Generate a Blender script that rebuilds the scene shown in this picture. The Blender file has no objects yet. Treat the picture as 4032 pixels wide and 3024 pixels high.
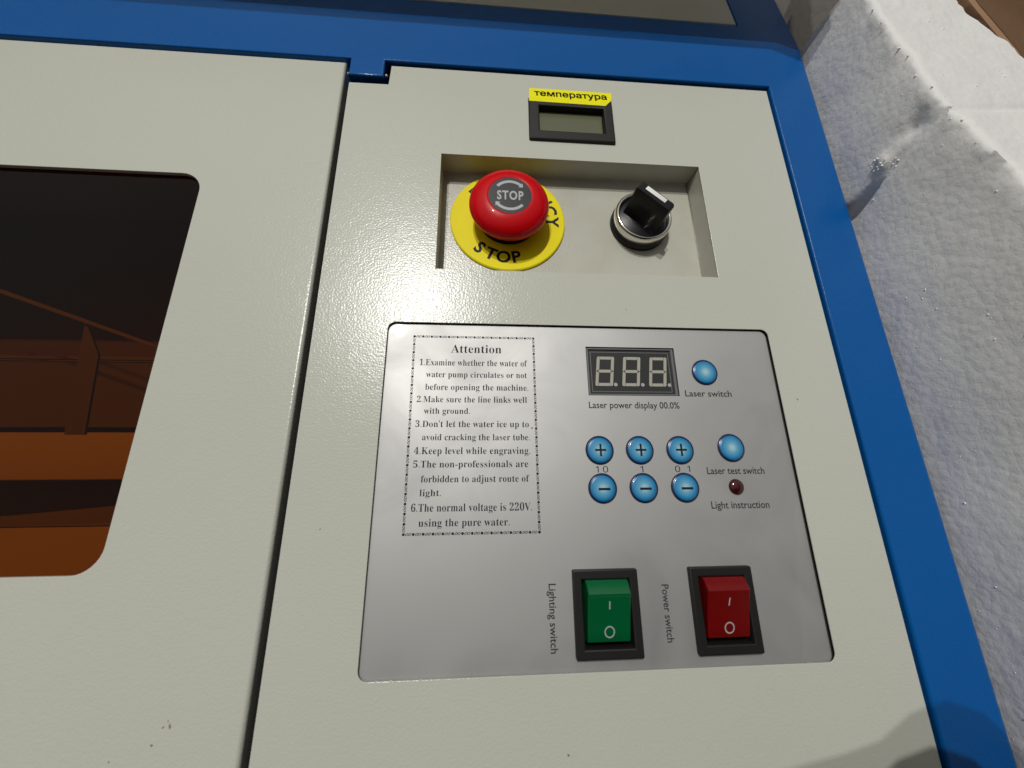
import bpy, bmesh, math, random
from mathutils import Vector, Matrix, noise
from mathutils.geometry import tessellate_polygon
R_ = math.radians
S = 0.001            # everything below is written in millimetres
random.seed(7)
scene = bpy.context.scene
COL = scene.collection

# ---------------------------------------------------------------- camera
cam_d = bpy.data.cameras.new('camera'); cam = bpy.data.objects.new('camera', cam_d); COL.objects.link(cam)
cam_d.sensor_fit = 'HORIZONTAL'; cam_d.sensor_width = 36.0; cam_d.lens = 36.0*1510/4032
cam_d.clip_start = 0.01; cam_d.clip_end = 50
RW = Matrix(((0.99747301, -0.00963795, 0.07038966), (-0.01035271, 0.96046306, 0.2782149), (-0.07028809, -0.27824058, 0.9579362)))
m4 = RW.transposed().to_4x4(); m4.translation = Vector((0, 0, 150*S)); cam.matrix_world = m4
cam_d.dof.use_dof = True; cam_d.dof.focus_distance = 0.172; cam_d.dof.aperture_fstop = 11
scene.camera = cam

# ---------------------------------------------------------------- light of the room
world = bpy.data.worlds.new('World'); scene.world = world; world.use_nodes = True
wn = world.node_tree.nodes; wl = world.node_tree.links
bg = wn['Background']; bg.inputs['Strength'].default_value = 1.0
tc = wn.new('ShaderNodeTexCoord'); dp = wn.new('ShaderNodeVectorMath'); dp.operation = 'DOT_PRODUCT'
dp.inputs[1].default_value = Vector((-0.35, 0.72, 0.60)).normalized()
ramp = wn.new('ShaderNodeValToRGB')
ramp.color_ramp.elements[0].position = 0.0; ramp.color_ramp.elements[0].color = (0.012, 0.012, 0.012, 1)
ramp.color_ramp.elements[1].position = 1.0; ramp.color_ramp.elements[1].color = (0.52, 0.505, 0.475, 1)
mr = wn.new('ShaderNodeMapRange'); mr.inputs[1].default_value = 0.12; mr.inputs[2].default_value = 1.0
wl.new(tc.outputs['Generated'], dp.inputs[0]); wl.new(dp.outputs['Value'], mr.inputs[0]); wl.new(mr.outputs[0], ramp.inputs[0]); 
sep = wn.new('ShaderNodeSeparateXYZ'); el = wn.new('ShaderNodeMapRange'); el.interpolation_type = 'SMOOTHSTEP'
el.inputs[1].default_value = 0.30; el.inputs[2].default_value = 0.60; el.inputs[3].default_value = 0.16; el.inputs[4].default_value = 1.0
wl.new(tc.outputs['Generated'], sep.inputs[0]); wl.new(sep.outputs['Z'], el.inputs[0]); wl.new(el.outputs[0], bg.inputs['Strength'])   # the room: light ceiling, dim walls
wl.new(ramp.outputs[0], bg.inputs['Color'])

def lamp(loc, power, radius, col):
    d = bpy.data.lights.new('ceiling_lamp', 'POINT'); d.energy = power; d.shadow_soft_size = radius; d.color = col
    o = bpy.data.objects.new('ceiling_lamp', d); COL.objects.link(o); o.location = Vector(loc)*S
lamp((-750, 1405, 3000), 140, 0.026, (1.0, 0.975, 0.925))
lamp((-520, 1740, 3000), 215, 0.026, (1.0, 0.975, 0.925))
scene.view_settings.view_transform = 'Standard'; scene.view_settings.look = 'None'
scene.view_settings.exposure = 0.0; scene.view_settings.gamma = 1.0

# ---------------------------------------------------------------- materials
def mat(name, color, rough=0.5, metal=0.0, spec=0.5, coat=0.0, coat_rough=0.05, bump=None, var=None, trans=0.0, ior=1.5, rvar=None):
    m = bpy.data.materials.new(name); m.use_nodes = True
    n = m.node_tree.nodes; l = m.node_tree.links; b = n['Principled BSDF']
    b.inputs['Base Color'].default_value = (*color, 1); b.inputs['Roughness'].default_value = rough
    b.inputs['Metallic'].default_value = metal; b.inputs['Specular IOR Level'].default_value = spec
    b.inputs['Coat Weight'].default_value = coat; b.inputs['Coat Roughness'].default_value = coat_rough
    b.inputs['IOR'].default_value = ior
    t = n.new('ShaderNodeTexCoord')
    if bump:
        prev = None
        for sc, dist, det in bump:
            nt = n.new('ShaderNodeTexNoise'); nt.inputs['Scale'].default_value = sc; nt.inputs['Detail'].default_value = det
            l.new(t.outputs['Object'], nt.inputs['Vector'])
            bp = n.new('ShaderNodeBump'); bp.inputs['Distance'].default_value = dist; bp.inputs['Strength'].default_value = 1.0
            l.new(nt.outputs['Fac'], bp.inputs['Height'])
            if prev: l.new(prev.outputs[0], bp.inputs['Normal'])
            prev = bp
        l.new(prev.outputs[0], b.inputs['Normal'])
    if rvar:                                     # smears and handling marks show in the gloss
        sc, lo, hi = rvar
        nt = n.new('ShaderNodeTexNoise'); nt.inputs['Scale'].default_value = sc; nt.inputs['Detail'].default_value = 5; nt.inputs['Distortion'].default_value = 1.2
        l.new(t.outputs['Object'], nt.inputs['Vector'])
        rm = n.new('ShaderNodeMapRange'); rm.inputs[1].default_value = 0.3; rm.inputs[2].default_value = 0.7; rm.inputs[3].default_value = lo; rm.inputs[4].default_value = hi
        l.new(nt.outputs['Fac'], rm.inputs[0]); l.new(rm.outputs[0], b.inputs['Roughness'])
    if var:
        sc, amt, c2 = var
        nt = n.new('ShaderNodeTexNoise'); nt.inputs['Scale'].default_value = sc; nt.inputs['Detail'].default_value = 6
        l.new(t.outputs['Object'], nt.inputs['Vector'])
        mp = n.new('ShaderNodeMapRange'); mp.inputs[1].default_value = 0.35; mp.inputs[2].default_value = 0.75; mp.inputs[4].default_value = amt
        mx = n.new('ShaderNodeMix'); mx.data_type = 'RGBA'
        mx.inputs['A'].default_value = (*color, 1); mx.inputs['B'].default_value = (*c2, 1)
        l.new(nt.outputs['Fac'], mp.inputs[0]); l.new(mp.outputs[0], mx.inputs['Factor']); l.new(mx.outputs['Result'], b.inputs['Base Color'])
    return m

POWDER = [(1150, 0.00009, 1.0), (300, 0.00003, 0)]
M_cream = mat('cream_powder_coat', (0.480, 0.494, 0.440), 0.24, spec=0.36, bump=POWDER, var=(9, 0.35, (0.43, 0.45, 0.38)))
M_blue = mat('blue_powder_coat', (0.0005, 0.078, 0.29), 0.25, spec=0.22, bump=POWDER, var=(9, 0.4, (0.0008, 0.09, 0.32)))
M_tray = mat('grimy_recess_paint', (0.45, 0.45, 0.39), 0.28, bump=POWDER, var=(60, 0.5, (0.36, 0.34, 0.28)))
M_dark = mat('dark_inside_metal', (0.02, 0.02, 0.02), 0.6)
M_cut = mat('cut_steel_edge', (0.42, 0.42, 0.40), 0.35, metal=0.3)
M_plate = mat('brushed_silver_film', (0.475, 0.475, 0.47), 0.62, metal=0.93, rvar=(22, 0.54, 0.68), coat=0.6, coat_rough=0.02, bump=[(1800, 0.0000012, 2)], var=(20, 0.3, (0.44, 0.44, 0.435)))
M_ink = mat('dark_printed_ink', (0.012, 0.012, 0.022), 0.55, spec=0.15)
M_grayink = mat('worn_gray_ink', (0.035, 0.035, 0.04), 0.55, spec=0.15)
M_red = mat('red_plastic', (0.53, 0.002, 0.006), 0.32, spec=0.1, coat=0.4, coat_rough=0.025, bump=[(140, 0.00012, 2)])
M_yellow = mat('yellow_plastic', (0.78, 0.68, 0.001), 0.5, spec=0.15, var=(70, 0.35, (0.66, 0.52, 0.01)))
M_labely = mat('lemon_label_paper', (0.80, 0.76, 0.006), 0.6, spec=0.15, var=(300, 0.25, (0.62, 0.58, 0.02)))
M_black = mat('black_plastic', (0.006, 0.006, 0.006), 0.42, spec=0.3, bump=[(3000, 0.000006, 2)])
M_knob = mat('black_knob_plastic', (0.005, 0.005, 0.007), 0.36, spec=0.3)
M_white = mat('white_insert', (0.75, 0.75, 0.72), 0.45)
M_print_w = mat('pale_gray_print', (0.36, 0.37, 0.38), 0.4)
M_capdisc = mat('slate_gray_disc', (0.022, 0.025, 0.03), 0.4, spec=0.3, coat=0.15, coat_rough=0.15)
M_chrome = mat('satin_chrome', (0.74, 0.72, 0.67), 0.14, metal=1.0)
M_lcd = mat('olive_lcd_glass', (0.105, 0.115, 0.068), 0.22, var=(200, 0.2, (0.12, 0.13, 0.065)))
M_bezel = mat('charcoal_bezel', (0.010, 0.010, 0.010), 0.5, spec=0.3, bump=[(2500, 0.000006, 2)])
M_module = mat('smoky_display_face', (0.030, 0.031, 0.032), 0.25)
M_modrim = mat('grey_display_rim', (0.14, 0.14, 0.15), 0.35)
M_seg = mat('unlit_segment', (0.36, 0.35, 0.30), 0.4)
M_rim = mat('navy_button_rim', (0.012, 0.02, 0.06), 0.25)
M_led = mat('dark_red_lens', (0.045, 0.004, 0.006), 0.10, coat=0.6)
M_foam = mat('polystyrene_foam', (0.70, 0.70, 0.69), 0.55, spec=0.35, bump=[(420, 0.00014, 2), (1500, 0.00007, 1)], var=(40, 0.3, (0.65, 0.64, 0.65)))
_n = M_foam.node_tree.nodes; _l = M_foam.node_tree.links; _b = _n['Principled BSDF']      # packed beads
_vo = _n.new('ShaderNodeTexVoronoi'); _vo.inputs['Scale'].default_value = 330; _vo.inputs['Randomness'].default_value = 0.9
_tx = _n.new('ShaderNodeTexCoord'); _l.new(_tx.outputs['Object'], _vo.inputs['Vector'])
_bp = _n.new('ShaderNodeBump'); _bp.invert = True; _bp.inputs['Distance'].default_value = 0.00019; _bp.inputs['Strength'].default_value = 0.8
_l.new(_vo.outputs['Distance'], _bp.inputs['Height']); _l.new(_b.inputs['Normal'].links[0].from_socket, _bp.inputs['Normal']); _l.new(_bp.outputs[0], _b.inputs['Normal'])
M_crumb = mat('foam_bead', (0.88, 0.88, 0.86), 0.22)
M_shade_card = mat('pale_bounce_card', (0.72, 0.66, 0.56), 0.8)  # pale so the added rear card bounces some light onto the deck
M_card = mat('brown_cardboard', (0.30, 0.175, 0.095), 0.8, bump=[(200, 0.0003, 4)], var=(30, 0.5, (0.22, 0.125, 0.065)))
M_insert = mat('grey_board', (0.36, 0.33, 0.30), 0.85, bump=[(300, 0.0002, 3)])
M_speck = mat('dark_scuff', (0.19, 0.175, 0.14), 0.6)
M_in_dark = mat('interior_dark_paint', (0.50, 0.42, 0.36), 0.6)
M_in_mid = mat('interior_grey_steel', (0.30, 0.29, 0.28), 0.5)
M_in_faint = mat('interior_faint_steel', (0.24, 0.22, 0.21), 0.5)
M_in_pale = mat('interior_pale_rail', (0.85, 0.84, 0.82), 0.5)
M_rock_g = mat('green_rocker_plastic', (0.0005, 0.092, 0.028), 0.32, spec=0.3, coat=0.2, coat_rough=0.15)
M_rock_r = mat('red_rocker_plastic', (0.135, 0.0012, 0.0015), 0.36, spec=0.25, coat=0.2, coat_rough=0.15)

# blue button film: a printed pale centre fading to blue
M_btn = bpy.data.materials.new('blue_button_film'); M_btn.use_nodes = True
_n = M_btn.node_tree.nodes; _l = M_btn.node_tree.links; _b = _n['Principled BSDF']
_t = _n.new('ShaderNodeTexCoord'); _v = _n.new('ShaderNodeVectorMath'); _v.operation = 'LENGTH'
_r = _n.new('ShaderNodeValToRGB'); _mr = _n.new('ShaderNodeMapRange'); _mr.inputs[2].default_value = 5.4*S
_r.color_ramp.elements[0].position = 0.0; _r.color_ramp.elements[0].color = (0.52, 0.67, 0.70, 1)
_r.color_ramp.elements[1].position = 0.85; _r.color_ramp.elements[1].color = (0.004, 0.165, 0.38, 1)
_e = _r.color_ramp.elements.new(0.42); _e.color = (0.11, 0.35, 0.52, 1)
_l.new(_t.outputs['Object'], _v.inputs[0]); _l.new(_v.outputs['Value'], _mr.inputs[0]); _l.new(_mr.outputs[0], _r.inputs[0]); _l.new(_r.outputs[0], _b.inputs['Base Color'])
_b.inputs['Roughness'].default_value = 0.28; _b.inputs['Coat Weight'].default_value = 0.3

# amber acrylic
M_amber = bpy.data.materials.new('amber_acrylic'); M_amber.use_nodes = True
_n = M_amber.node_tree.nodes; _l = M_amber.node_tree.links
for x in list(_n): _n.remove(x)
_o = _n.new('ShaderNodeOutputMaterial'); _tr = _n.new('ShaderNodeBsdfTransparent'); _tr.inputs['Color'].default_value = (0.61, 0.42, 0.15, 1)
_g = _n.new('ShaderNodeBsdfGlossy'); _g.inputs['Roughness'].default_value = 0.03
_f = _n.new('ShaderNodeFresnel'); _f.inputs['IOR'].default_value = 1.45
_ge = _n.new('ShaderNodeNewGeometry'); _su = _n.new('ShaderNodeMath'); _su.operation = 'SUBTRACT'; _su.use_clamp = True; _l.new(_f.outputs[0], _su.inputs[0]); _l.new(_ge.outputs['Backfacing'], _su.inputs[1])
_sc = _n.new('ShaderNodeMath'); _sc.operation = 'MULTIPLY'; _sc.inputs[1].default_value = 0.45; _l.new(_su.outputs[0], _sc.inputs[0])
_m = _n.new('ShaderNodeMixShader'); _l.new(_sc.outputs[0], _m.inputs[0]); _l.new(_tr.outputs[0], _m.inputs[1]); _l.new(_g.outputs[0], _m.inputs[2]); _l.new(_m.outputs[0], _o.inputs['Surface'])

# ---------------------------------------------------------------- helpers
WORLD_POS = {}
def finish(o, name, parent, origin, label=None, kind=None):
    COL.objects.link(o)
    org = Vector(origin)*S
    if parent is not None:
        o.parent = parent; o.location = org - WORLD_POS[parent.name]
    else:
        o.location = org
    WORLD_POS[o.name] = org
    if label: o['label'] = label
    if kind: o['kind'] = kind
    return o
def empty(name, origin, label, cat, group=None):
    o = bpy.data.objects.new(name, None); o.empty_display_size = 0.02
    finish(o, name, None, origin, label); o['category'] = cat
    if group: o['group'] = group
    return o
def obj(name, bm, material, parent=None, origin=(0, 0, 0), label=None, kind=None, smooth=35, recalc=True):
    """bm holds millimetres relative to origin"""
    if recalc: bmesh.ops.recalc_face_normals(bm, faces=bm.faces)
    bmesh.ops.scale(bm, vec=(S, S, S), verts=bm.verts)
    me = bpy.data.meshes.new(name); bm.to_mesh(me); bm.free()
    for mm in (material if isinstance(material, (list, tuple)) else [material]): me.materials.append(mm)
    if smooth:
        me.polygons.foreach_set('use_smooth', [True]*len(me.polygons)); me.set_sharp_from_angle(angle=R_(smooth))
        fa = me.attributes.get('flat')
        if fa:
            for i, d in enumerate(fa.data):
                if d.value: me.polygons[i].use_smooth = False
    return finish(bpy.data.objects.new(name, me), name, parent, origin, label, kind)
def meshobj(name, me, parent, origin, label=None):
    return finish(bpy.data.objects.new(name, me), name, parent, origin, label)

def area2(p):
    return sum(p[i][0]*p[(i+1) % len(p)][1]-p[(i+1) % len(p)][0]*p[i][1] for i in range(len(p)))
def ccw(p): return list(p) if area2(p) > 0 else list(p)[::-1]
def cw(p): return list(p) if area2(p) < 0 else list(p)[::-1]
def inset(p, d):
    out = []
    n = len(p)
    for i in range(n):
        a, b, c = Vector(p[i-1]), Vector(p[i]), Vector(p[(i+1) % n])
        e1 = (b-a).normalized(); e2 = (c-b).normalized()
        n1 = Vector((-e1.y, e1.x)); n2 = Vector((-e2.y, e2.x))
        k = n1+n2
        k = k/max(0.25, k.dot(n1)) if k.length > 1e-6 else n1
        out.append((b.x+k.x*d, b.y+k.y*d))
    return out
def rrect(x0, y0, x1, y1, r, seg=6):
    p = []
    for cx, cy, a0 in ((x1-r, y1-r, 0), (x0+r, y1-r, 90), (x0+r, y0+r, 180), (x1-r, y0+r, 270)):
        for k in range(seg+1):
            a = R_(a0+90*k/seg); p.append((cx+r*math.cos(a), cy+r*math.sin(a)))
    return p
def circle(cx, cy, r, n=40): return [(cx+r*math.cos(2*math.pi*k/n), cy+r*math.sin(2*math.pi*k/n)) for k in range(n)]
def sheet(outer, holes, z0, z1, bev=0.0, seg=4, bm=None, bev_holes=None, bottom=True):
    """flat sheet with holes; top at z1, rounded upper edges"""
    bm = bm or bmesh.new(); fl = bm.faces.layers.int.get('flat') or bm.faces.layers.int.new('flat')
    loops = [ccw(outer)] + [cw(h) for h in holes]
    bevs = [bev]+[bev if bev_holes is None else bev_holes]*len(holes)
    top = []
    for lp, bv in zip(loops, bevs):
        rings = []
        if bv > 0:
            for k in range(seg+1):
                a = (math.pi/2)*k/seg
                rings.append((inset(lp, bv*(1-math.sin(a))), z1-bv*(1-math.cos(a))))
        else: rings.append((lp, z1))
        rings.append((lp, z0))
        vs = [[bm.verts.new((x, y, z)) for x, y in r] for r, z in rings]
        for a, b in zip(vs, vs[1:]):
            n = len(a)
            for i in range(n):
                j = (i+1) % n; bm.faces.new((a[i], b[i], b[j], a[j]))
        top.append((vs[0], vs[-1]))
    for idx in ((0, 1) if bottom else (0,)):
        allv = []; polys = []
        for t in top:
            vv = t[idx]; allv += vv; polys.append([v.co.copy() for v in vv])
        for tri in tessellate_polygon(polys):
            try: bm.faces.new([allv[i] for i in tri])[fl] = 1
            except ValueError: pass
    return bm
def box(bm, x0, y0, z0, x1, y1, z1, bev=0.0):
    v = [bm.verts.new(c) for c in ((x0, y0, z0), (x1, y0, z0), (x1, y1, z0), (x0, y1, z0), (x0, y0, z1), (x1, y0, z1), (x1, y1, z1), (x0, y1, z1))]
    f = [bm.faces.new([v[i] for i in q]) for q in ((0, 3, 2, 1), (4, 5, 6, 7), (0, 1, 5, 4), (1, 2, 6, 5), (2, 3, 7, 6), (3, 0, 4, 7))]
    if bev:
        es = set(e for ff in f for e in ff.edges)
        bmesh.ops.bevel(bm, geom=list(es), offset=bev, segments=2, affect='EDGES', profile=0.5)
    return bm
def lathe(profile, n=64, bm=None, cx=0, cy=0):
    bm = bm or bmesh.new(); rings = []
    for r, z in profile:
        if r < 1e-6: rings.append([bm.verts.new((cx, cy, z))])
        else: rings.append([bm.verts.new((cx+r*math.cos(2*math.pi*k/n), cy+r*math.sin(2*math.pi*k/n), z)) for k in range(n)])
    for a, b in zip(rings, rings[1:]):
        if len(a) == 1 and len(b) == 1: continue
        for i in range(n):
            j = (i+1) % n
            if len(a) == 1: bm.faces.new((a[0], b[i], b[j]))
            elif len(b) == 1: bm.faces.new((a[i], b[0], a[j]))
            else: bm.faces.new((a[i], b[i], b[j], a[j]))
    return bm
def prism(bm, pts, z0, z1):
    a = [bm.verts.new((x, y, z0)) for x, y in pts]; b = [bm.verts.new((x, y, z1)) for x, y in pts]
    bm.faces.new(b); bm.faces.new(a[::-1])
    for i in range(len(pts)):
        j = (i+1) % len(pts); bm.faces.new((a[i], a[j], b[j], b[i]))
    return bm
_dg = None
def text_bm(s, width=None, height=None, align='L', bold=0.0, spacing=1.0, thick=0.04):
    """letters as a thin mesh: baseline at y=0, x from 0 (or centred); height = cap height in mm, width in mm"""
    c = bpy.data.curves.new('lettering', 'FONT'); c.body = s; c.size = 1.0; c.resolution_u = 3; c.offset = bold; c.space_character = spacing
    o = bpy.data.objects.new('lettering', c); COL.objects.link(o); bpy.context.view_layer.update()
    me = bpy.data.meshes.new_from_object(o.evaluated_get(bpy.context.evaluated_depsgraph_get()))
    bpy.data.objects.remove(o); bpy.data.curves.remove(c)
    bm = bmesh.new(); bm.from_mesh(me); bpy.data.meshes.remove(me)
    xs = [v.co.x for v in bm.verts]; x0, x1 = min(xs), max(xs)
    sy = height/0.70; sx = (width/(x1-x0)) if width else sy
    for v in bm.verts:
        v.co.x = (v.co.x-x0)*sx - (0 if align == 'L' else (x1-x0)*sx/2); v.co.y *= sy; v.co.z = 0
    for f in bm.faces:
        f.normal_update()
        if f.normal.z < 0: f.normal_flip()
    return bm
def text_at(name, s, x0, y, width, height, z, material, parent, bold=0.0, rot=0, spacing=1.0, label=None):
    bm = text_bm(s, width, height, bold=bold, spacing=spacing)
    o = obj(name, bm, material, parent, (x0, y, z), label, smooth=0, recalc=False)
    o.rotation_euler = (0, 0, R_(rot)); return o
def serif(s):
    out = ''
    for ch in s:
        if 'a' <= ch <= 'z': out += chr(0x1D41A+ord(ch)-97)
        elif 'A' <= ch <= 'Z': out += chr(0x1D400+ord(ch)-65)
        elif '0' <= ch <= '9': out += chr(0x1D7CE+ord(ch)-48)
        else: out += ch
    return out

# ================================================================ the machine
mach = empty('laser_engraver', (0, 60, -190), 'blue laser engraving machine with cream lid, amber window and control panel beside white foam', 'engraver')

# blue top frame: front deck with the opening for lid and control panel, tab in the rear edge
YB = 250.0; ZB = 1.5; XR = 180.5; TH = R_(6)
opening = [(-345, -150), (-345, 217.6), (-70.9, 217.6), (-70.9, 206.2), (-53.4, 206.2), (-53.4, 217.6), (156.6, 217.6), (156.6, -150)]
front = [(-400, -200), (XR, -200), (XR, YB-3), (-400, YB-3)]
bm = bmesh.new()
loops_front = sheet(front, [opening], -9, ZB, bev=0.0, bm=bm, bev_holes=1.0, bottom=False)
# rear deck, tilted down away from the bend
def rear(x, s, dz=0.0): return (x, YB + s*math.cos(TH) + dz*math.sin(TH), ZB - s*math.sin(TH) + dz*math.cos(TH))
bm2 = bmesh.new()
sheet([(-400, 3), (XR, 3), (XR, 190), (-400, 190)], [[(-300, 18.3), (148.7, 18.3), (148.7, 160), (-300, 160)]], -8, 0, bm=bm2, bev_holes=0.8, bottom=False)
for v in bm2.verts: v.co = Vector(rear(v.co.x, v.co.y, v.co.z))
me_ = bpy.data.meshes.new('tmp'); bm2.to_mesh(me_); bm2.free(); bm.from_mesh(me_); bpy.data.meshes.remove(me_)
# fillet of the bend, with the outer corner rolled over
rows = [(-3, ZB, 0)]
fil = []
for k in range(7):
    t = k/6.0
    y = YB-3 + 3*t + (3*math.cos(TH))*t - 0*t; a = TH*t
    p0 = Vector((0, YB-3, ZB)); p1 = Vector((0, YB, ZB)); p2 = Vector(rear(0, 3))
    q = p0*(1-t)**2 + p1*2*t*(1-t) + p2*t*t
    fil.append((q.y, q.z))
vs = [[bm.verts.new((x, y, z)) for x in (-400, XR)] for y, z in fil]
for a, b in zip(vs, vs[1:]): bm.faces.new((a[0], a[1], b[1], b[0]))
# right hand side: folded edge going down
prof = [(0, 0), (0.9, -0.25), (1.6, -0.8), (2.0, -1.8), (2.0, -190)]
sta = [(-200, ZB, 0), (YB-3, ZB, 0)] + [(y, z, 0) for y, z in fil[1:]] + [rear(0, 190)[1:] + (0,)]
vs = [[bm.verts.new((XR+dx, y, (z+dz) if dz > -100 else dz)) for dx, dz in prof] for y, z, _ in sta]
for a, b in zip(vs, vs[1:]):
    for i in range(len(prof)-1): bm.faces.new((a[i], a[i+1], b[i+1], b[i]))
bmesh.ops.remove_doubles(bm, verts=bm.verts, dist=0.02)
# front and left walls of the case
for q in (((-400, -200, ZB), (XR, -200, ZB), (XR, -200, -190), (-400, -200, -190)), ((-400, -200, ZB), (-400, -200, -190), (-400, 430, -190), (-400, 430, ZB-10))):
    bm.faces.new([bm.verts.new(c) for c in q])
obj('blue_case', bm, M_blue, mach, smooth=40, recalc=False)
# dark ledge below the panels
bm = bmesh.new()
sheet([(-345, -150), (156.4, -150), (156.4, 217.4), (-345, 217.4)], [[(-330, -60), (-100, -60), (-100, 180), (-330, 180)], [(-28, 90), (112, 90), (112, 168), (-28, 168)], [(-40, -66), (124, -66), (124, 76), (-40, 76)]], -11, -9, bm=bm)
obj('inner_ledge', bm, M_dark, mach)
# bits of weld at the tab corners
for x, y in ((-71.3, 208.0), (-52.3, 208.3)):
    bm = bmesh.new(); bmesh.ops.create_icosphere(bm, subdivisions=2, radius=0.75)
    for v in bm.verts: v.co *= 1+0.3*noise.noise(v.co*1.7+Vector((x, y, 0)))
    obj('weld_bead', bm, M_cut, mach, (x, y, 0.2))

# rear lid (cream) in the tilted deck
bm = bmesh.new(); sheet([(-299, 18.6), (147.6, 18.6), (147.6, 159), (-299, 159)], [], -2, 0.3, bev=0.8, bm=bm)
for v in bm.verts: v.co = Vector(rear(v.co.x, v.co.y, v.co.z))
obj('rear_lid', bm, M_cream, mach)

# main lid with the amber window
bm = sheet([(-343, -146), (-73.3, -146), (-73.3, 216.4), (-343, 216.4)], [rrect(-330, -24.4, -128.2, 141, 9, 8)], -13, 0.3, bev=1.5, bev_holes=0.25, seg=5, bottom=False)
for v in bm.verts:                                  # window hole is a thin sheet cut, not a deep wall
    if v.co.z < -12 and -331 < v.co.x < -127 and -26 < v.co.y < 143: v.co.z = -1.3
lid = obj('hinged_lid', bm, M_cream, mach)
bm = bmesh.new(); box(bm, -336, -34, -4.6, -118, 150, -1.6)
obj('window_pane', bm, M_amber, lid, label='dark amber acrylic window pane')
# inside of the cutting chamber, seen through the pane
bm = bmesh.new()
for q in (((-345, -60, -100), (-60, -60, -100), (-60, 190, -100), (-345, 190, -100)), ((-345, 190, -100), (-60, 190, -100), (-60, 190, -11), (-345, 190, -11)),
          ((-60, -60, -100), (-60, 190, -100), (-60, 190, -11), (-60, -60, -11)), ((-345, -60, -100), (-60, -60, -100), (-60, -60, -11), (-345, -60, -11)), ((-345, -60, -100), (-345, 190, -100), (-345, 190, -11), (-345, -60, -11))):
    bm.faces.new([bm.verts.new(c) for c in q])
obj('cutting_chamber', bm, M_in_dark, mach, smooth=0)
bm = bmesh.new(); box(bm, -344, 9.3, -66, -110, 33, -60, 0.8); obj('gantry_rail', bm, M_in_pale, mach)
bm = bmesh.new(); prism(bm, [(-344, -14), (-344, -11.5), (-230, -7.5), (-181, -3.2), (-110, 3), (-110, -10)], -64, -60.5); obj('front_ledge', bm, M_in_mid, mach)
bm = bmesh.new(); box(bm, -344, -60, -72, -110, -12.8, -62); obj('front_tray', bm, M_in_pale, mach)
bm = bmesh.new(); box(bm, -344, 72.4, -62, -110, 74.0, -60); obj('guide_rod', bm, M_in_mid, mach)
bm = bmesh.new(); prism(bm, [(-300, 121.5), (-218, 89.5), (-180, 76.2), (-140, 62.2), (-140, 63.6), (-180, 77.9), (-218, 91.4), (-300, 123.5)], -20.4, -19.4); obj('reflection_line', bm, M_in_mid, mach)  # pale diagonal line standing in for a room reflection on the pane
bm = bmesh.new(); box(bm, -344, 36, -64, -110, 72, -62); obj('bed_plate', bm, M_in_faint, mach)
bm = bmesh.new(); prism(bm, [(-180, 75), (-178.5, 74.6), (-170.5, 61.5), (-166.3, 26), (-174.2, 26)], -22.5, -21.5); obj('reflection_band', bm, M_in_faint, mach)  # upright band below it, also standing in for the room's reflection

# control panel: cream sheet with notch, recess opening, plate opening, thermometer opening
RX0, RX1, RY0, RY1, RZ = -22.3, 107.6, 96.2, 160.0, -12.2
panel_out = [(-70.6, -146), (155.4, -146), (155.4, 215.8), (-50.3, 215.8), (-50.9, 202.8), (-70.6, 202.6)]
plate_hole = rrect(-40.6, -58.2, 126.0, 70.2, 3.2, 6)
bm = sheet(panel_out, [[(RX0, RY0), (RX1, RY0), (RX1, RY1), (RX0, RY1)], plate_hole, [(22, 173), (64, 173), (64, 197.5), (22, 197.5)]], -0.35, 0, bev=0.12, seg=2)
panel = obj('control_panel', bm, M_cream, mach, smooth=30)
bm = bmesh.new()
x0, x1, y0, y1 = RX0-0.15, RX1+0.15, RY0-0.15, RY1+0.15
for q in (((x0, y0, RZ), (x1, y0, RZ), (x1, y1, RZ), (x0, y1, RZ)), ((x0, y1, RZ), (x1, y1, RZ), (x1, y1, -0.4), (x0, y1, -0.4)), ((x0, y0, RZ), (x0, y1, RZ), (x0, y1, -0.4), (x0, y0, -0.4)),
          ((x1, y0, RZ), (x1, y1, RZ), (x1, y1, -0.4), (x1, y0, -0.4)), ((x0, y0, RZ), (x1, y0, RZ), (x1, y0, -0.4), (x0, y0, -0.4))):
    bm.faces.new([bm.verts.new(c) for c in q])
bmesh.ops.remove_doubles(bm, verts=bm.verts, dist=0.01)
es = [e for e in bm.edges if len(e.link_faces) == 2]
bmesh.ops.bevel(bm, geom=es, offset=0.6, segments=2, affect='EDGES')
obj('recess_tray', bm, M_tray, panel, smooth=30)
# small nicks and dirt on the paint
def speck(x, y, r, z=0.012, parent=panel, name='paint_scuff', el=1.0):
    bm = bmesh.new(); n = 9; a0 = random.random()*3
    pts = []
    for k in range(n):
        a = 2*math.pi*k/n; rr = r*random.uniform(0.5, 1.15); px, py = rr*math.cos(a)*el, rr*math.sin(a)/el
        pts.append((px*math.cos(a0)-py*math.sin(a0), px*math.sin(a0)+py*math.cos(a0)))
    bm.faces.new([bm.verts.new((px, py, 0)) for px, py in pts])
    obj(name, bm, M_speck, parent, (x, y, z), smooth=0)
for x, y, r in ((-48.0, 211.3, 0.35), (62, 78.5, 0.3), (-58, -11, 0.35), (133, 38, 0.55), (28, -80.5, 0.45), (-60, 40, 0.2), (96, 176, 0.25), (120, 118, 0.2)):
    speck(x, y, r)
for x, y, r, e in ((-97.5, -67.5, 0.45, 1.5), (-95.6, -67.4, 0.55, 1.5), (-96.4, -66, 0.3, 1), (-99.8, -72.0, 0.4, 1.2), (-111, -75.5, 0.4, 1.3), (-135, 160, 0.2, 1)):
    speck(x, y, r, z=0.312, parent=lid, el=e)
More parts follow.
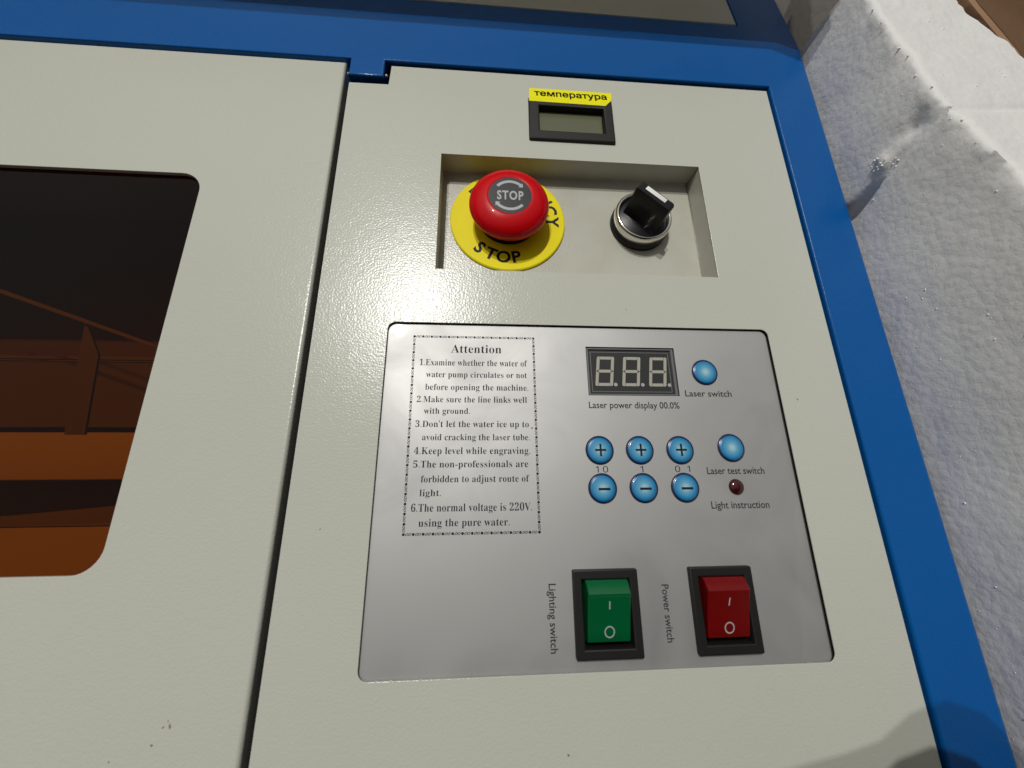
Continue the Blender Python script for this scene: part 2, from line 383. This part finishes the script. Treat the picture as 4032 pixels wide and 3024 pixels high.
for k in range(46):
    a = random.uniform(0, 6.28); rr = random.gauss(31.5, 2.6)
    if rr < 29.2: rr = 29.2+random.random()
    x = 10.6+rr*math.cos(a); y = 132.2+rr*math.sin(a)*0.98
    if x < RX0+1 or y < RY0+1 or y > RY1-1: continue
    speck(x, y, random.uniform(0.08, 0.26), z=RZ+0.01, name='dirt_fleck', el=random.uniform(1, 1.8))

# ---------------------------------------------------------------- silver control plate
ZP = -1.25
bm = sheet(rrect(-40.9, -58.9, 125.5, 69.75, 3.0, 6), [[(42.9, 39.4), (82.0, 39.4), (82.0, 61.0), (42.9, 61.0)], [(34, -53.6), (54, -53.6), (54, -27), (34, -27)], [(77.5, -53.6), (97.5, -53.6), (97.5, -27), (77.5, -27)]], ZP-1.2, ZP)
plate = obj('control_plate', bm, M_plate, panel, smooth=30, label='brushed silver plate with printed instructions and buttons')
# dark strip standing in for the shade in the gap round the plate
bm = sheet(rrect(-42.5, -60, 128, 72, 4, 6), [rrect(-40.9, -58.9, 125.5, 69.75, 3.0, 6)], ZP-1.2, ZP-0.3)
obj('plate_gap_shade', bm, M_dark, panel)
# tiny burrs at the lower edge
for x, y in ((-29.8, -58.1), (-34.5, -58.2), (115.2, -58.0), (-20, -58.2)):
    bm = bmesh.new(); bmesh.ops.create_icosphere(bm, subdivisions=1, radius=0.45)
    for v in bm.verts: v.co = Vector((v.co.x*1.6, v.co.y*0.6, v.co.z*0.5))
    obj('edge_burr', bm, M_cut, panel, (x, y, -0.15))

ZT = ZP+0.02
lines = [("Attention", -14.2, 6.75, 57.3, 3.7), ("1.Examine whether the water of", -26.9, 17.5, 51.6, 2.75), ("water pump circulates or not", -24.0, 17.3, 46.5, 2.6),
         ("before opening the machine.", -24.1, 17.8, 41.1, 2.65), ("2.Make sure the line links well", -27.1, 17.1, 36.0, 2.6), ("with ground.", -24.1, -5.9, 31.3, 2.5),
         ("3.Don't let the water ice up to", -27.1, 17.7, 26.0, 2.6), ("avoid cracking the laser tube.", -24.2, 18.0, 20.8, 2.55), ("4.Keep level while engraving.", -27.0, 18.0, 15.45, 2.7),
         ("5.The non-professionals are", -27.0, 17.1, 10.4, 2.65), ("forbidden to adjust route of", -23.8, 17.4, 4.9, 2.6), ("light.", -24.0, -16.1, -0.1, 2.5),
         ("6.The normal voltage is 220V.", -26.8, 18.2, -5.6, 2.85), ("using the pure water.", -23.8, 9.7, -10.8, 2.7)]
for s, xa, xb, y, h in lines:
    text_at('printed_line', serif(s), xa, y, xb-xa, h, ZT, M_ink, plate, bold=-0.004, spacing=1.03)
speck(18.9, 25.6, 0.45, z=ZT, parent=plate, name='ink_spot')
# beaded printed border: a dot and two slanted rings, repeated
bm = bmesh.new()
def ring2(bm, cx, cy, a, b, w, rot):
    n = 12; A = []; B = []
    for k in range(n):
        t = 2*math.pi*k/n
        for L, s in ((A, 0), (B, w)):
            x = (a-s)*math.cos(t); y = (b-s)*math.sin(t)
            L.append(bm.verts.new((cx+x*math.cos(rot)-y*math.sin(rot), cy+x*math.sin(rot)+y*math.cos(rot), 0)))
    for k in range(n):
        j = (k+1) % n; bm.faces.new((A[k], A[j], B[j], B[k]))
def dot(bm, cx, cy, r, n=10): bm.faces.new([bm.verts.new((cx+r*math.cos(2*math.pi*k/n), cy+r*math.sin(2*math.pi*k/n), 0)) for k in range(n)])
def border(x0, y0, x1, y1, n):
    L = math.hypot(x1-x0, y1-y0); ux, uy = (x1-x0)/L, (y1-y0)/L; p = L/n; ang = math.atan2(uy, ux)
    for k in range(n):
        d = k*p
        dot(bm, x0+ux*d, y0+uy*d, 0.52)
        ring2(bm, x0+ux*(d+p*0.34), y0+uy*(d+p*0.34), 0.62, 0.42, 0.2, ang+0.6)
        ring2(bm, x0+ux*(d+p*0.64), y0+uy*(d+p*0.64), 0.62, 0.42, 0.2, ang+0.6)
border(-29.6, 64.3, 20.4, 64.3, 14); border(20.4, 64.3, 20.8, -13.3, 22); border(-29.0, -13.4, 20.8, -13.3, 14); border(-29.6, 64.3, -29.0, -13.4, 22)
dot(bm, 20.8, -13.3, 0.55)
obj('beaded_border', bm, M_ink, plate, (0, 0, ZT), smooth=0, recalc=False)
text_at('printed_caption', 'Laser power display 00.0%', 42.7, 34.0, 38.5, 2.75, ZT, M_grayink, plate, bold=0.012)
text_at('printed_caption', 'Laser switch', 84.4, 39.3, 20.5, 2.7, ZT, M_grayink, plate, bold=0.012)
text_at('printed_caption', 'Laser test switch', 89.0, 7.3, 24.1, 2.7, ZT, M_grayink, plate, bold=0.012)
text_at('printed_caption', 'Light instruction', 88.7, -5.8, 23.8, 2.7, ZT, M_grayink, plate, bold=0.012)
text_at('printed_caption', 'Lighting switch', 23.6, -30.8, 21.8, 2.6, ZT, M_grayink, plate, bold=0.012, rot=-90)
text_at('printed_caption', 'Power switch', 65.3, -32.0, 18.6, 2.6, ZT, M_grayink, plate, bold=0.012, rot=-90)
one, zero = chr(0x1D7E3), chr(0x1D7E2)
for ch, x, w in ((one, 43.7, 1.2), (zero, 46.6, 2.1), (one, 61.7, 1.2), (zero, 75.9, 2.1), (one, 80.9, 1.2)):
    text_at('printed_caption', ch, x, 8.2, w, 2.35, ZT, M_ink, plate)

# ---------------------------------------------------------------- three digit power display
bm = bmesh.new(); box(bm, 43.1, 39.6, -8, 81.8, 60.8, -2.4)
disp = obj('power_display', bm, M_module, panel)
bm = sheet([(43.2, 39.7), (81.7, 39.7), (81.7, 60.7), (43.2, 60.7)], [[(44.0, 40.3), (80.6, 40.3), (80.6, 60.0), (44.0, 60.0)]], -2.5, -1.75, bev=0.15, seg=1)
obj('display_rim', bm, M_modrim, disp)
bm = sheet([(44.9, 41.2), (79.6, 41.2), (79.6, 59.1), (44.9, 59.1)], [[(45.2, 41.5), (79.3, 41.5), (79.3, 58.8), (45.2, 58.8)]], -2.4, -2.3)
obj('display_border', bm, M_modrim, disp)
W, Hh, t = 7.6, 13.1, 1.28; g = 0.14
segs = {
 'top': [(t+g, Hh), (W-t-g, Hh), (W-t-g, Hh-t), (t+g, Hh-t)],
 'bot': [(t+g, 0), (W-t-g, 0), (W-t-g, t), (t+g, t)],
 'mid': [(t*0.35+0.35, Hh/2), (t+0.2, Hh/2+t/2), (W-t-0.2, Hh/2+t/2), (W-t*0.35-0.35, Hh/2), (W-t-0.2, Hh/2-t/2), (t+0.2, Hh/2-t/2)],
 'tl': [(0.4, Hh), (t, Hh), (t, Hh/2+t/2+0.1), (0.25, Hh/2+0.12), (0, Hh/2+0.12), (0, Hh-0.5)],
 'bl': [(0, 0.5), (0.4, 0), (t, 0), (t, Hh/2-t/2-0.1), (0.25, Hh/2-0.12), (0, Hh/2-0.12)],
}
segs['tr'] = [(W-x, y) for x, y in segs['tl']]; segs['br'] = [(W-x, y) for x, y in segs['bl']]
seg_me = {}
for k in range(3):
    bx, by = (46.35, 57.95, 69.65)[k], 43.85
    for nm, pts in segs.items():
        if nm not in seg_me:
            bm = bmesh.new(); prism(bm, [(x+y*0.122, y) for x, y in pts], -0.1, 0.06)
            o = obj('digit_segment', bm, M_seg, disp, (bx, by, -2.4), smooth=0); seg_me[nm] = o.data
        else: meshobj('digit_segment', seg_me[nm], disp, (bx, by, -2.4))
    if k == 0:
        bm = bmesh.new(); prism(bm, circle(0, 0, 0.78, 20), -0.1, 0.04); dp_me = obj('decimal_point', bm, M_print_w, disp, (55.2, 44.5, -2.4), smooth=0).data
    else: meshobj('decimal_point', dp_me, disp, ((55.2, 66.95, 78.7)[k], 44.5, -2.4))

# ---------------------------------------------------------------- blue membrane buttons
btn_me = None
def button(x, y, sym):
    global btn_me, face_me
    if btn_me is None:
        bm = lathe([(5.72, 0), (5.72, 0.2), (5.5, 0.5), (5.05, 0.66), (4.85, 0.5), (4.6, 0.3)], 56)
        b = obj('push_button', bm, M_rim, panel, (x, y, ZP)); btn_me = b.data
        bm = lathe([(4.98, 0.45), (4.85, 0.60), (4.4, 0.74), (3, 0.86), (1.5, 0.92), (0, 0.94)], 56)
        f = obj('button_face', bm, M_btn, b, (x, y, ZP)); face_me = f.data
    else:
        b = meshobj('push_button', btn_me, panel, (x, y, ZP)); meshobj('button_face', face_me, b, (x, y, ZP))
    if sym:
        bm = bmesh.new(); zt = ZP+0.93
        if sym == '+':
            prism(bm, [(-2.2, -0.4), (-0.4, -0.4), (-0.4, -2.4), (0.4, -2.4), (0.4, -0.4), (2.2, -0.4), (2.2, 0.4), (0.4, 0.4), (0.4, 2.4), (-0.4, 2.4), (-0.4, 0.4), (-2.2, 0.4)], 0, 0.05)
            obj('plus_sign', bm, M_ink, b, (x+0.2, y, zt), smooth=0)
        else:
            prism(bm, [(-2.3, -0.44), (2.3, -0.44), (2.3, 0.44), (-2.3, 0.44)], 0, 0.05)
            obj('minus_sign', bm, M_ink, b, (x+0.5, y-0.3, zt), smooth=0)
button(94.4, 50.0, None); button(100.6, 17.7, None)
for x in (45.8, 62.2, 78.9):
    button(x, 16.85, '+'); button(x+0.1, 2.2, '-')
bm = lathe([(3.1, -0.3), (3.1, 0.1), (2.9, 0.6), (2.3, 1.1), (1.3, 1.45), (0, 1.6)], 40)
obj('indicator_light', bm, M_led, panel, (100.1, 2.3, ZP), label='small unlit dark red indicator lens')

# ---------------------------------------------------------------- rocker switches
def rocker(cx, material, w, dots):
    bm = bmesh.new()
    sheet(rrect(-11.9, -14.15, 11.9, 14.15, 0.5, 2), [[(-8.7, -10.9), (8.7, -10.9), (8.7, 10.9), (-8.7, 10.9)]], ZP, ZP+2.0, bev=0.5, seg=2, bm=bm)
    for q in (((-8.7, -10.9, -7), (8.7, -10.9, -7), (8.7, 10.9, -7), (-8.7, 10.9, -7)), ((-8.7, -10.9, -7), (8.7, -10.9, -7), (8.7, -10.9, ZP), (-8.7, -10.9, ZP)), ((-8.7, 10.9, -7), (8.7, 10.9, -7), (8.7, 10.9, ZP), (-8.7, 10.9, ZP)),
              ((-8.7, -10.9, -7), (-8.7, 10.9, -7), (-8.7, 10.9, ZP), (-8.7, -10.9, ZP)), ((8.7, -10.9, -7), (8.7, 10.9, -7), (8.7, 10.9, ZP), (8.7, -10.9, ZP))):
        bm.faces.new([bm.verts.new(c) for c in q])
    cy = -40.35
    s = obj('rocker_switch', bm, M_bezel, panel, (cx, cy, 0), smooth=30, recalc=False)
    hw = w/2
    pf = [(10.95, -6), (10.85, 1.7), (10.5, 2.25), (7.5, 4.35), (7.0, 4.5), (6.7, 4.45), (5, 3.9), (0, 2.35), (-5, 1.15), (-8.4, 0.35), (-8.9, 0.0), (-9.6, -6)]
    bm = bmesh.new()
    xs = [(-hw, -0.35), (-hw+0.35, 0), (hw-0.35, 0), (hw, -0.35)]
    vs = [[bm.verts.new((x, y, z+(dz if z > -5 else 0))) for y, z in pf] for x, dz in xs]
    for a, b in zip(vs, vs[1:]):
        for i in range(len(pf)-1): bm.faces.new((a[i], b[i], b[i+1], a[i+1]))
    bm.faces.new(vs[0]); bm.faces.new(vs[-1][::-1])
    k = obj('rocker_cap', bm, material, s, (cx, cy, 0), smooth=25)
    def zat(y):
        for (ya, za), (yb, zb) in zip(pf, pf[1:]):
            if yb <= y <= ya and za < 5: return za+(zb-za)*(ya-y)/(ya-yb)
    bm = bmesh.new()
    tl = 0.35 if dots == 0 else 0.0
    P = [(-0.22, 1.9), (0.22, 1.9), (0.22, 4.6), (-0.22, 4.6)]
    bm.faces.new([bm.verts.new((x+tl*(y-3.2)*0.4, y, zat(y)+0.03)) for x, y in P])
    obj('on_mark', bm, M_print_w, k, (cx, cy, 0), smooth=0)
    bm = bmesh.new(); n = 32; A = []; B = []
    for j in range(n):
        tt = 2*math.pi*j/n
        for L, r in ((A, 1.85), (B, 1.42)):
            x, y = r*math.cos(tt), -5.6+r*1.08*math.sin(tt); L.append(bm.verts.new((x, y, zat(y)+0.05)))
    for j in range(n): bm.faces.new((A[j], A[(j+1) % n], B[(j+1) % n], B[j]))
    obj('off_mark', bm, M_print_w, k, (cx, cy, 0), smooth=0)
    if dots:                                            # moulded ribs under the edge of the green cap
        bm = bmesh.new()
        for j in range(15): 
            x = -6.6+13.2*j/14; bmesh.ops.create_icosphere(bm, subdivisions=1, radius=0.26, matrix=Matrix.Translation((x, 6.0, 4.2)))
        obj('cap_ribs', bm, material, k, (cx, cy, 0))
    return s
rocker(44.05, M_rock_g, 15.2, 1)['label'] = 'black framed switch with green rocker'
rocker(87.5, M_rock_r, 15.6, 0)['label'] = 'black framed switch with red rocker'

# ---------------------------------------------------------------- thermometer display and its yellow label
bm = bmesh.new()
sheet(rrect(20.9, 171.2, 65.2, 198.6, 0.6, 2), [[(26.4, 177.0), (60.2, 177.0), (60.2, 193.2), (26.4, 193.2)]], 0.02, 1.5, bev=0.8, seg=3, bm=bm)
for q in (((26.4, 177, -3.4), (60.2, 177, -3.4), (60.2, 193.2, -3.4), (26.4, 193.2, -3.4)), ((26.4, 193.2, -3.4), (60.2, 193.2, -3.4), (60.2, 193.2, 0.05), (26.4, 193.2, 0.05)), ((26.4, 177, -3.4), (60.2, 177, -3.4), (60.2, 177, 0.05), (26.4, 177, 0.05)),
          ((26.4, 177, -3.4), (26.4, 193.2, -3.4), (26.4, 193.2, 0.05), (26.4, 177, 0.05)), ((60.2, 177, -3.4), (60.2, 193.2, -3.4), (60.2, 193.2, 0.05), (60.2, 177, 0.05))):
    bm.faces.new([bm.verts.new(c) for c in q])
th = obj('temperature_display', bm, M_bezel, panel, smooth=30, recalc=False, label='small thermometer with black frame and blank grey screen')
bm = bmesh.new(); box(bm, 26.6, 177.2, -3.3, 60.0, 193.0, -1.9); obj('lcd_screen', bm, M_lcd, th)
def label_z(y): return 1.62 if y <= 198.4 else 1.62-(y-198.4)*(1.5/8.0)
bm = bmesh.new()                                       # label paper runs up from the panel over the bezel's rear edge
rowsL = [[(21.6, 206.5), (43, 206.5), (65.7, 206.4)], [(21.5, 203), (43, 203), (65.6, 203)], [(21.4, 199.4), (43, 199.4), (64.9, 199.4)], [(21.3, 198.2), (43, 198.2), (64.0, 198.2)], [(21.2, 195.6), (43, 195.4), (61.4, 195.2)]]
vt = [[bm.verts.new((x, y, label_z(y))) for x, y in rr] for rr in rowsL]
for a, b in zip(vt, vt[1:]):
    for i in range(2): bm.faces.new((a[i], b[i], b[i+1], a[i+1]))
for f in bm.faces:
    f.normal_update()
    if f.normal.z < 0: f.normal_flip()
lb = obj('paper_label', bm, M_labely, panel, smooth=20, recalc=False, label='yellow paper label with dark lettering and one cut corner')
bm = text_bm('температура', 38.4, 5.0)
for k, (ox, oy) in enumerate(((0.16, 0.0), (0.16, 0.14), (0.0, 0.14), (0.30, 0.07))):      # heavier strokes
    g_ = bmesh.ops.duplicate(bm, geom=bm.verts[:]+bm.edges[:]+bm.faces[:])['geom'] if k == 0 else bmesh.ops.duplicate(bm, geom=base_)['geom']
    if k == 0: base_ = g_
    bmesh.ops.translate(bm, verts=[e for e in g_ if isinstance(e, bmesh.types.BMVert)], vec=((ox, oy, 0) if k == 0 else (ox-0.16, oy, 0)))
for v in bm.verts: v.co.x += 24.0; v.co.y += 199.7; v.co.z = label_z(v.co.y)+0.14
obj('label_lettering', bm, M_ink, lb, smooth=0, recalc=False)

# ---------------------------------------------------------------- emergency stop
EX, EY = 10.6, 132.2; ZF = RZ
es_ = obj('emergency_stop', lathe([(14.5, 0), (14.5, 1.9), (12.6, 2.0), (12.2, 9.4), (0, 9.4)], 64), M_black, panel, (EX, EY, ZF), label='red mushroom button on a yellow ring')
obj('yellow_ring', lathe([(28.7, 0.02), (28.7, 0.9), (28.2, 1.3), (13, 1.3)], 96), M_yellow, es_, (EX, EY, ZF))
prof = [(12.3, 7.2), (15.5, 7.5), (17.4, 8.3), (18.5, 9.6), (18.95, 11.0), (18.95, 12.2), (18.3, 13.7), (17.0, 15.2), (15.2, 16.4), (13.0, 17.3), (11.0, 17.8), (10.4, 17.85), (10.1, 17.6), (0, 17.5)]
obj('mushroom_cap', lathe(prof, 96), M_red, es_, (EX, EY, ZF), smooth=50)
disc = obj('cap_disc', lathe([(10.0, 17.4), (9.95, 17.66), (0, 17.70)], 64), M_capdisc, es_, (EX, EY, ZF))
bm = text_bm('STOP', 12.2, 4.7, align='C', bold=0.03, spacing=1.15)
bmesh.ops.translate(bm, verts=bm.verts, vec=(0.1, -2.35, 0))
def arcband(bm, r0, r1, a0, a1, n=18, head=0):
    A = []; B = []
    for k in range(n+1):
        a = R_(a0+(a1-a0)*k/n); w = 1.0
        A.append(bm.verts.new((r0*math.cos(a), r0*math.sin(a), 0))); B.append(bm.verts.new((r1*math.cos(a), r1*math.sin(a), 0)))
    for k in range(n): bm.faces.new((A[k], A[k+1], B[k+1], B[k]))
    if head:
        a = R_(a1 if head > 0 else a0); da = R_(13)*head if head > 0 else -R_(13)
        rm = (r0+r1)/2
        bm.faces.new([bm.verts.new((r*math.cos(x), r*math.sin(x), 0)) for r, x in ((r0-0.9, a), (r1+0.7, a), (rm, a+da))])
arcband(bm, 6.9, 8.3, 50, 140, head=-1); arcband(bm, 6.9, 8.3, 222, 318, head=-1)
obj('cap_print', bm, M_print_w, es_, (EX, EY, ZF+17.73), smooth=0, recalc=False)
def arc_text(s, r, a_mid, step, h, material, parent, outward, z):
    """letters one by one round the ring; outward: tops point away from the centre"""
    n = len(s)
    for i, ch in enumerate(s):
        a = a_mid + (i-(n-1)/2)*step*(-1 if outward else 1)
        bm = text_bm(ch, None, h, align='C', bold=0.032)
        bmesh.ops.translate(bm, verts=bm.verts, vec=(0, -h/2, 0))
        o = obj('ring_letter', bm, material, parent, (EX+r*math.cos(R_(a)), EY+r*math.sin(R_(a)), z), smooth=0, recalc=False)
        o.rotation_euler = (0, 0, R_(a-90 if outward else a+90))
arc_text('STOP', 21.4, -104.5, 16.9, 6.2, M_ink, es_, False, ZF+1.33)
arc_text('EMERGENCY', 22.4, 68.0, 17.2, 6.2, M_ink, es_, True, ZF+1.33)

# ---------------------------------------------------------------- rotary selector
KX, KY = 77.7, 132.4
kn = obj('selector_knob', lathe([(14.7, 0), (14.7, 2.6), (14.3, 3.2), (10, 3.2)], 64), M_black, panel, (KX, KY, ZF), label='black rotary selector with chrome collar and white pointer')
obj('chrome_collar', lathe([(13.6, 2.9), (14.3, 3.3), (14.35, 7.2), (14.15, 8.0), (13.7, 8.6), (13.2, 8.85), (12.7, 8.7), (12.4, 8.2), (12.35, 5)], 96), M_chrome, kn, (KX, KY, ZF), smooth=60)
bm = lathe([(12.3, 5), (12.2, 6.6), (11.6, 7.0), (0, 7.2)], 64)
dial = obj('knob_dial', bm, M_knob, kn, (KX, KY, ZF))
bm = bmesh.new()
pf = [(-5.4, 6.4), (-3.9, 9), (-3.0, 14), (-2.65, 20.7), (-2.35, 21.3), (2.35, 21.3), (2.65, 20.7), (3.0, 14), (3.9, 9), (5.4, 6.4)]
xs = [(-9.2, 0.90, -0.9), (-8.6, 1, 0), (8.9, 1, 0), (9.8, 0.9, -0.9)]
vs = [[bm.verts.new((x, y*f, z+(dz if z > 18 else 0))) for y, z in pf] for x, f, dz in xs]
for a, b in zip(vs, vs[1:]):
    for i in range(len(pf)-1): bm.faces.new((a[i], b[i], b[i+1], a[i+1]))
bm.faces.new(vs[0]); bm.faces.new(vs[-1][::-1])
hd = obj('knob_handle', bm, M_knob, kn, (KX, KY, ZF), smooth=30); hd.rotation_euler = (0, 0, R_(-41.7))
bm = bmesh.new(); box(bm, -5.6, -0.3, 21.0, 5.6, 2.0, 21.42, 0.1)
pt = obj('white_pointer', bm, M_white, kn, (KX, KY, ZF)); pt.rotation_euler = (0, 0, R_(-41.7))

# ================================================================ foam packing block
foam_top = [(300, 186), (60, 187), (-160, 190)]   # (Y, X) at the top edge
foam_hgt = [(300, 28), (231, 34.7), (207.5, 37), (183, 40.5), (154, 44.0), (124.5, 50.6), (105, 54.4), (60, 64), (-60, 92), (-160, 112)]   # (Y, Z)
foam_out = [(300, 222), (231, 236), (212, 241), (199, 245), (120, 252), (0, 256), (-160, 260)]
def interp(tab, y):
    t = sorted(tab)
    for (a, xa), (b, xb) in zip(t, t[1:]):
        if a <= y <= b: return xa+(xb-xa)*(y-a)/(b-a)
    return t[-1][1] if y > t[-1][0] else t[0][1]
fm = empty('foam_block', (215, 100, -190), 'rough white polystyrene packing block standing beside the blue machine edge', 'foam')
bm = bmesh.new()
FT = 38.0
ys = [-160+1.6*k for k in range(int(412/1.6)+1)]
nv = 62; nt = 34
rows = []
for y in ys:
    row = []; FT = interp(foam_hgt, y)
    xt = interp(foam_top, y); xo = interp(foam_out, y)+0.0
    xb = 184.0 + (max(0, y-YB+3)*0.0)
    for k in range(nv+1):
        t = k/nv; z = -90 + (FT+90)*t
        tt = max(0.0, (z+6)/(FT+6))
        x = xb + (xt-xb)*tt
        if y > 252:                      # the block steps back behind the corner of the machine
            x = max(x, 184) + 34*min(1, (y-252)/1.7)
        p = Vector((x, y, z))
        d = 0.8*noise.noise(p*0.03) + 0.18*noise.noise(p*0.16+Vector((9, 0, 0))) + 0.10*noise.noise(p*0.6)
        # crack between two pieces, dent above it
        c0 = 136.6 + 0.26*max(z, 0)
        wdt = 3.2*max(0.0, min(1.0, (17-z)/24.0)) + 0.9
        dep = 5.5*max(0.0, min(1, (19-z)/12.0))
        d += dep*math.exp(-((y-c0)/wdt)**2)
        d += 2.0*math.exp(-((y-(153.5-0.12*(z-33)))/5.0)**2-((z-33)/9.5)**2)*(0.8+0.5*noise.noise(p*0.25))
        d -= 3.0*math.exp(-((y-148)/3.2)**2-((z-19)/3.0)**2)*(0.7+1.5*noise.noise(p*0.75)); d += 0.9*math.exp(-((y-(141+0.34*(z-18)))/1.7)**2)*(1 if z > 17 else 0)
        edge = math.exp(-((z-FT)/5.0)**2)
        d += edge*(1.3*noise.noise(p*0.09+Vector((3, 3, 3)))+0.45*noise.noise(p*0.4)) + 0.7*max(0.0, (z-(FT-3))/3)**2 + edge*1.1*abs(noise.noise(p*0.8+Vector((0, 5, 1))))*(1 if z < FT-0.5 else 0.3)
        dz = 0
        if k == nv: dz = -0.8+0.9*noise.noise(p*0.3)
        row.append(bm.verts.new((x+d, y, z+dz)))
    last = row[-1].co.copy()
    for k in range(1, nt+1):
        t = k/nt; x = last.x + (xo-last.x)*t; p = Vector((x, y, FT))
        dz = 0.8*noise.noise(p*0.07)+0.35*noise.noise(p*0.3) - 1.2*math.exp(-((y-150-(x-200)*0.1)/2.2)**2)
        if y > 250: dz += 0
        dx = 0 if k < nt else 1.6*noise.noise(p*0.09)+0.8*noise.noise(p*0.4)
        row.append(bm.verts.new((x+dx, y, FT+dz)))
    row.append(bm.verts.new((row[-1].co.x+0.6, y, FT-3))); row.append(bm.verts.new((row[-1].co.x, y, -90)))
    rows.append(row)
for a, b in zip(rows, rows[1:]):
    for i in range(len(a)-1): bm.faces.new((a[i], a[i+1], b[i+1], b[i]))
obj('foam_body', bm, M_foam, fm, smooth=60, recalc=False)
# beads and torn crumbs standing out of the surface
bm = bmesh.new()
def crumb(p, r):
    m = Matrix.Translation(p) @ Matrix.Rotation(random.random()*3, 4, 'Z') @ Matrix.Rotation(random.random()*3, 4, 'X') @ Matrix.Diagonal((r, r*random.uniform(0.5, 1), r*random.uniform(0.4, 0.8), 1))
    bmesh.ops.create_icosphere(bm, subdivisions=1, radius=1.0, matrix=m)
face_pts = []
for _ in range(480):
    i = random.randrange(20, len(rows)-8); k = random.randrange(20, nv+nt-4); v = rows
    face_pts.append((i, k))
obj_co = [[None]]
fb = bpy.data.objects['foam_body'].data
stride = len(rows[0]) if False else (nv+1+nt+2)
for i, k in face_pts:
    co = fb.vertices[i*stride+k].co/S
    if co.y > 245: continue
    r = random.choice((0.35, 0.45, 0.6, 0.35, 0.8)) * (1.0 if random.random() < 0.9 else 1.5)
    crumb(co+Vector((0.12*r, 0, -0.05*r)), r*0.6)
for _ in range(26):                                   # torn ridge by the crack
    y = random.gauss(148.5, 2.6); z = random.gauss(18.5, 2.4) - (y-148)*0.35
    i = int((y+160)/1.6); k = int((z+90)/(interp(foam_hgt, y)+90)*nv)
    co = fb.vertices[i*stride+max(0, min(nv, k))].co/S
    crumb(co+Vector((0.1, 0, -0.1)), random.uniform(0.25, 0.75))
for _ in range(90):                                  # ragged upper edge
    y = random.uniform(110, 240); i = int((y+160)/1.6); co = fb.vertices[i*stride+nv].co/S
    crumb(co+Vector((random.gauss(1.4, 1.0), 0, random.gauss(-0.45, 0.3))), random.uniform(0.3, 0.8))
obj('foam_crumbs', bm, M_crumb, fm, kind='stuff', smooth=60)

# ================================================================ cardboard box round everything
bm = bmesh.new()
inner = [(300, 228), (231, 236), (212, 241), (199, 245), (120, 252), (0, 256), (-160, 260)]
bot = []; top = []; bo = []; to = []
for y, x in inner:
    n_ = Vector((0.85, 0.5))
    bot.append(bm.verts.new((x, y, -192))); top.append(bm.verts.new((x+3, y+2, 36)))
    bo.append(bm.verts.new((x+5, y, -192))); to.append(bm.verts.new((x+8, y+2, 36)))
for A, B in ((bot, top), (top, to), (to, bo)):
    for i in range(len(A)-1): bm.faces.new((A[i], A[i+1], B[i+1], B[i]))
cb = empty('cardboard_box', (300, 100, -195), 'brown cardboard of the packing box beyond the white foam, top right corner', 'box')
obj('side_wall', bm, M_card, cb, smooth=0)
bm = bmesh.new(); box(bm, 196, 254, -192, 199, 500, 25); obj('grey_insert', bm, M_insert, cb, smooth=0, label='grey brown board between machine corner and foam')
bm = bmesh.new()                                       # outer flap folded outwards
q = [(235, 302, 36.2), (243, 233, 36.2), (252, 201, 36.2), (259, 122, 36.2), (263, 2, 36.2), (267, -158, 36.2)]
q2 = [(x+170, y+60, 4.0) for x, y, z in q]
A = [bm.verts.new(c) for c in q]; B = [bm.verts.new(c) for c in q2]
for i in range(len(A)-1): bm.faces.new((A[i], A[i+1], B[i+1], B[i]))
bmesh.ops.solidify(bm, geom=bm.faces[:], thickness=4)
obj('side_flap', bm, M_card, cb, smooth=0)
bm = bmesh.new()                                       # unseen card strip, added to throw shade on the rear deck
vs = [bm.verts.new(c) for c in ((-470, 275, 60), (150, 276, 60), (176, 262, 56), (178, 334, 66), (-470, 334, 66))]
bmesh.ops.solidify(bm, geom=[bm.faces.new(vs)], thickness=4)
obj('rear_shade_card', bm, M_shade_card, cb, smooth=0)
bm = bmesh.new(); box(bm, -470, 520, -192, 300, 525, 96); obj('rear_wall', bm, M_card, cb, smooth=0)
bm = bmesh.new()                                       # unseen card outline, added and shaped to shade the near right corner
fp = [(71, -262), (69, -33), (89, -30), (103, -27), (116, -20), (129, -17), (141, -21), (149, -29), (156, -42), (162, -262)]
bmesh.ops.solidify(bm, geom=[bm.faces.new([bm.verts.new((x, y, 110)) for x, y in fp])], thickness=4)
obj('front_shade_card', bm, M_card, cb, smooth=0)
bm = bmesh.new(); box(bm, -470, -268, -192, 300, -263, 100); obj('front_wall', bm, M_card, cb, smooth=0)
bm = bmesh.new(); box(bm, -460, -300, -200, 500, 520, -192); obj('box_floor', bm, M_card, cb, smooth=0)
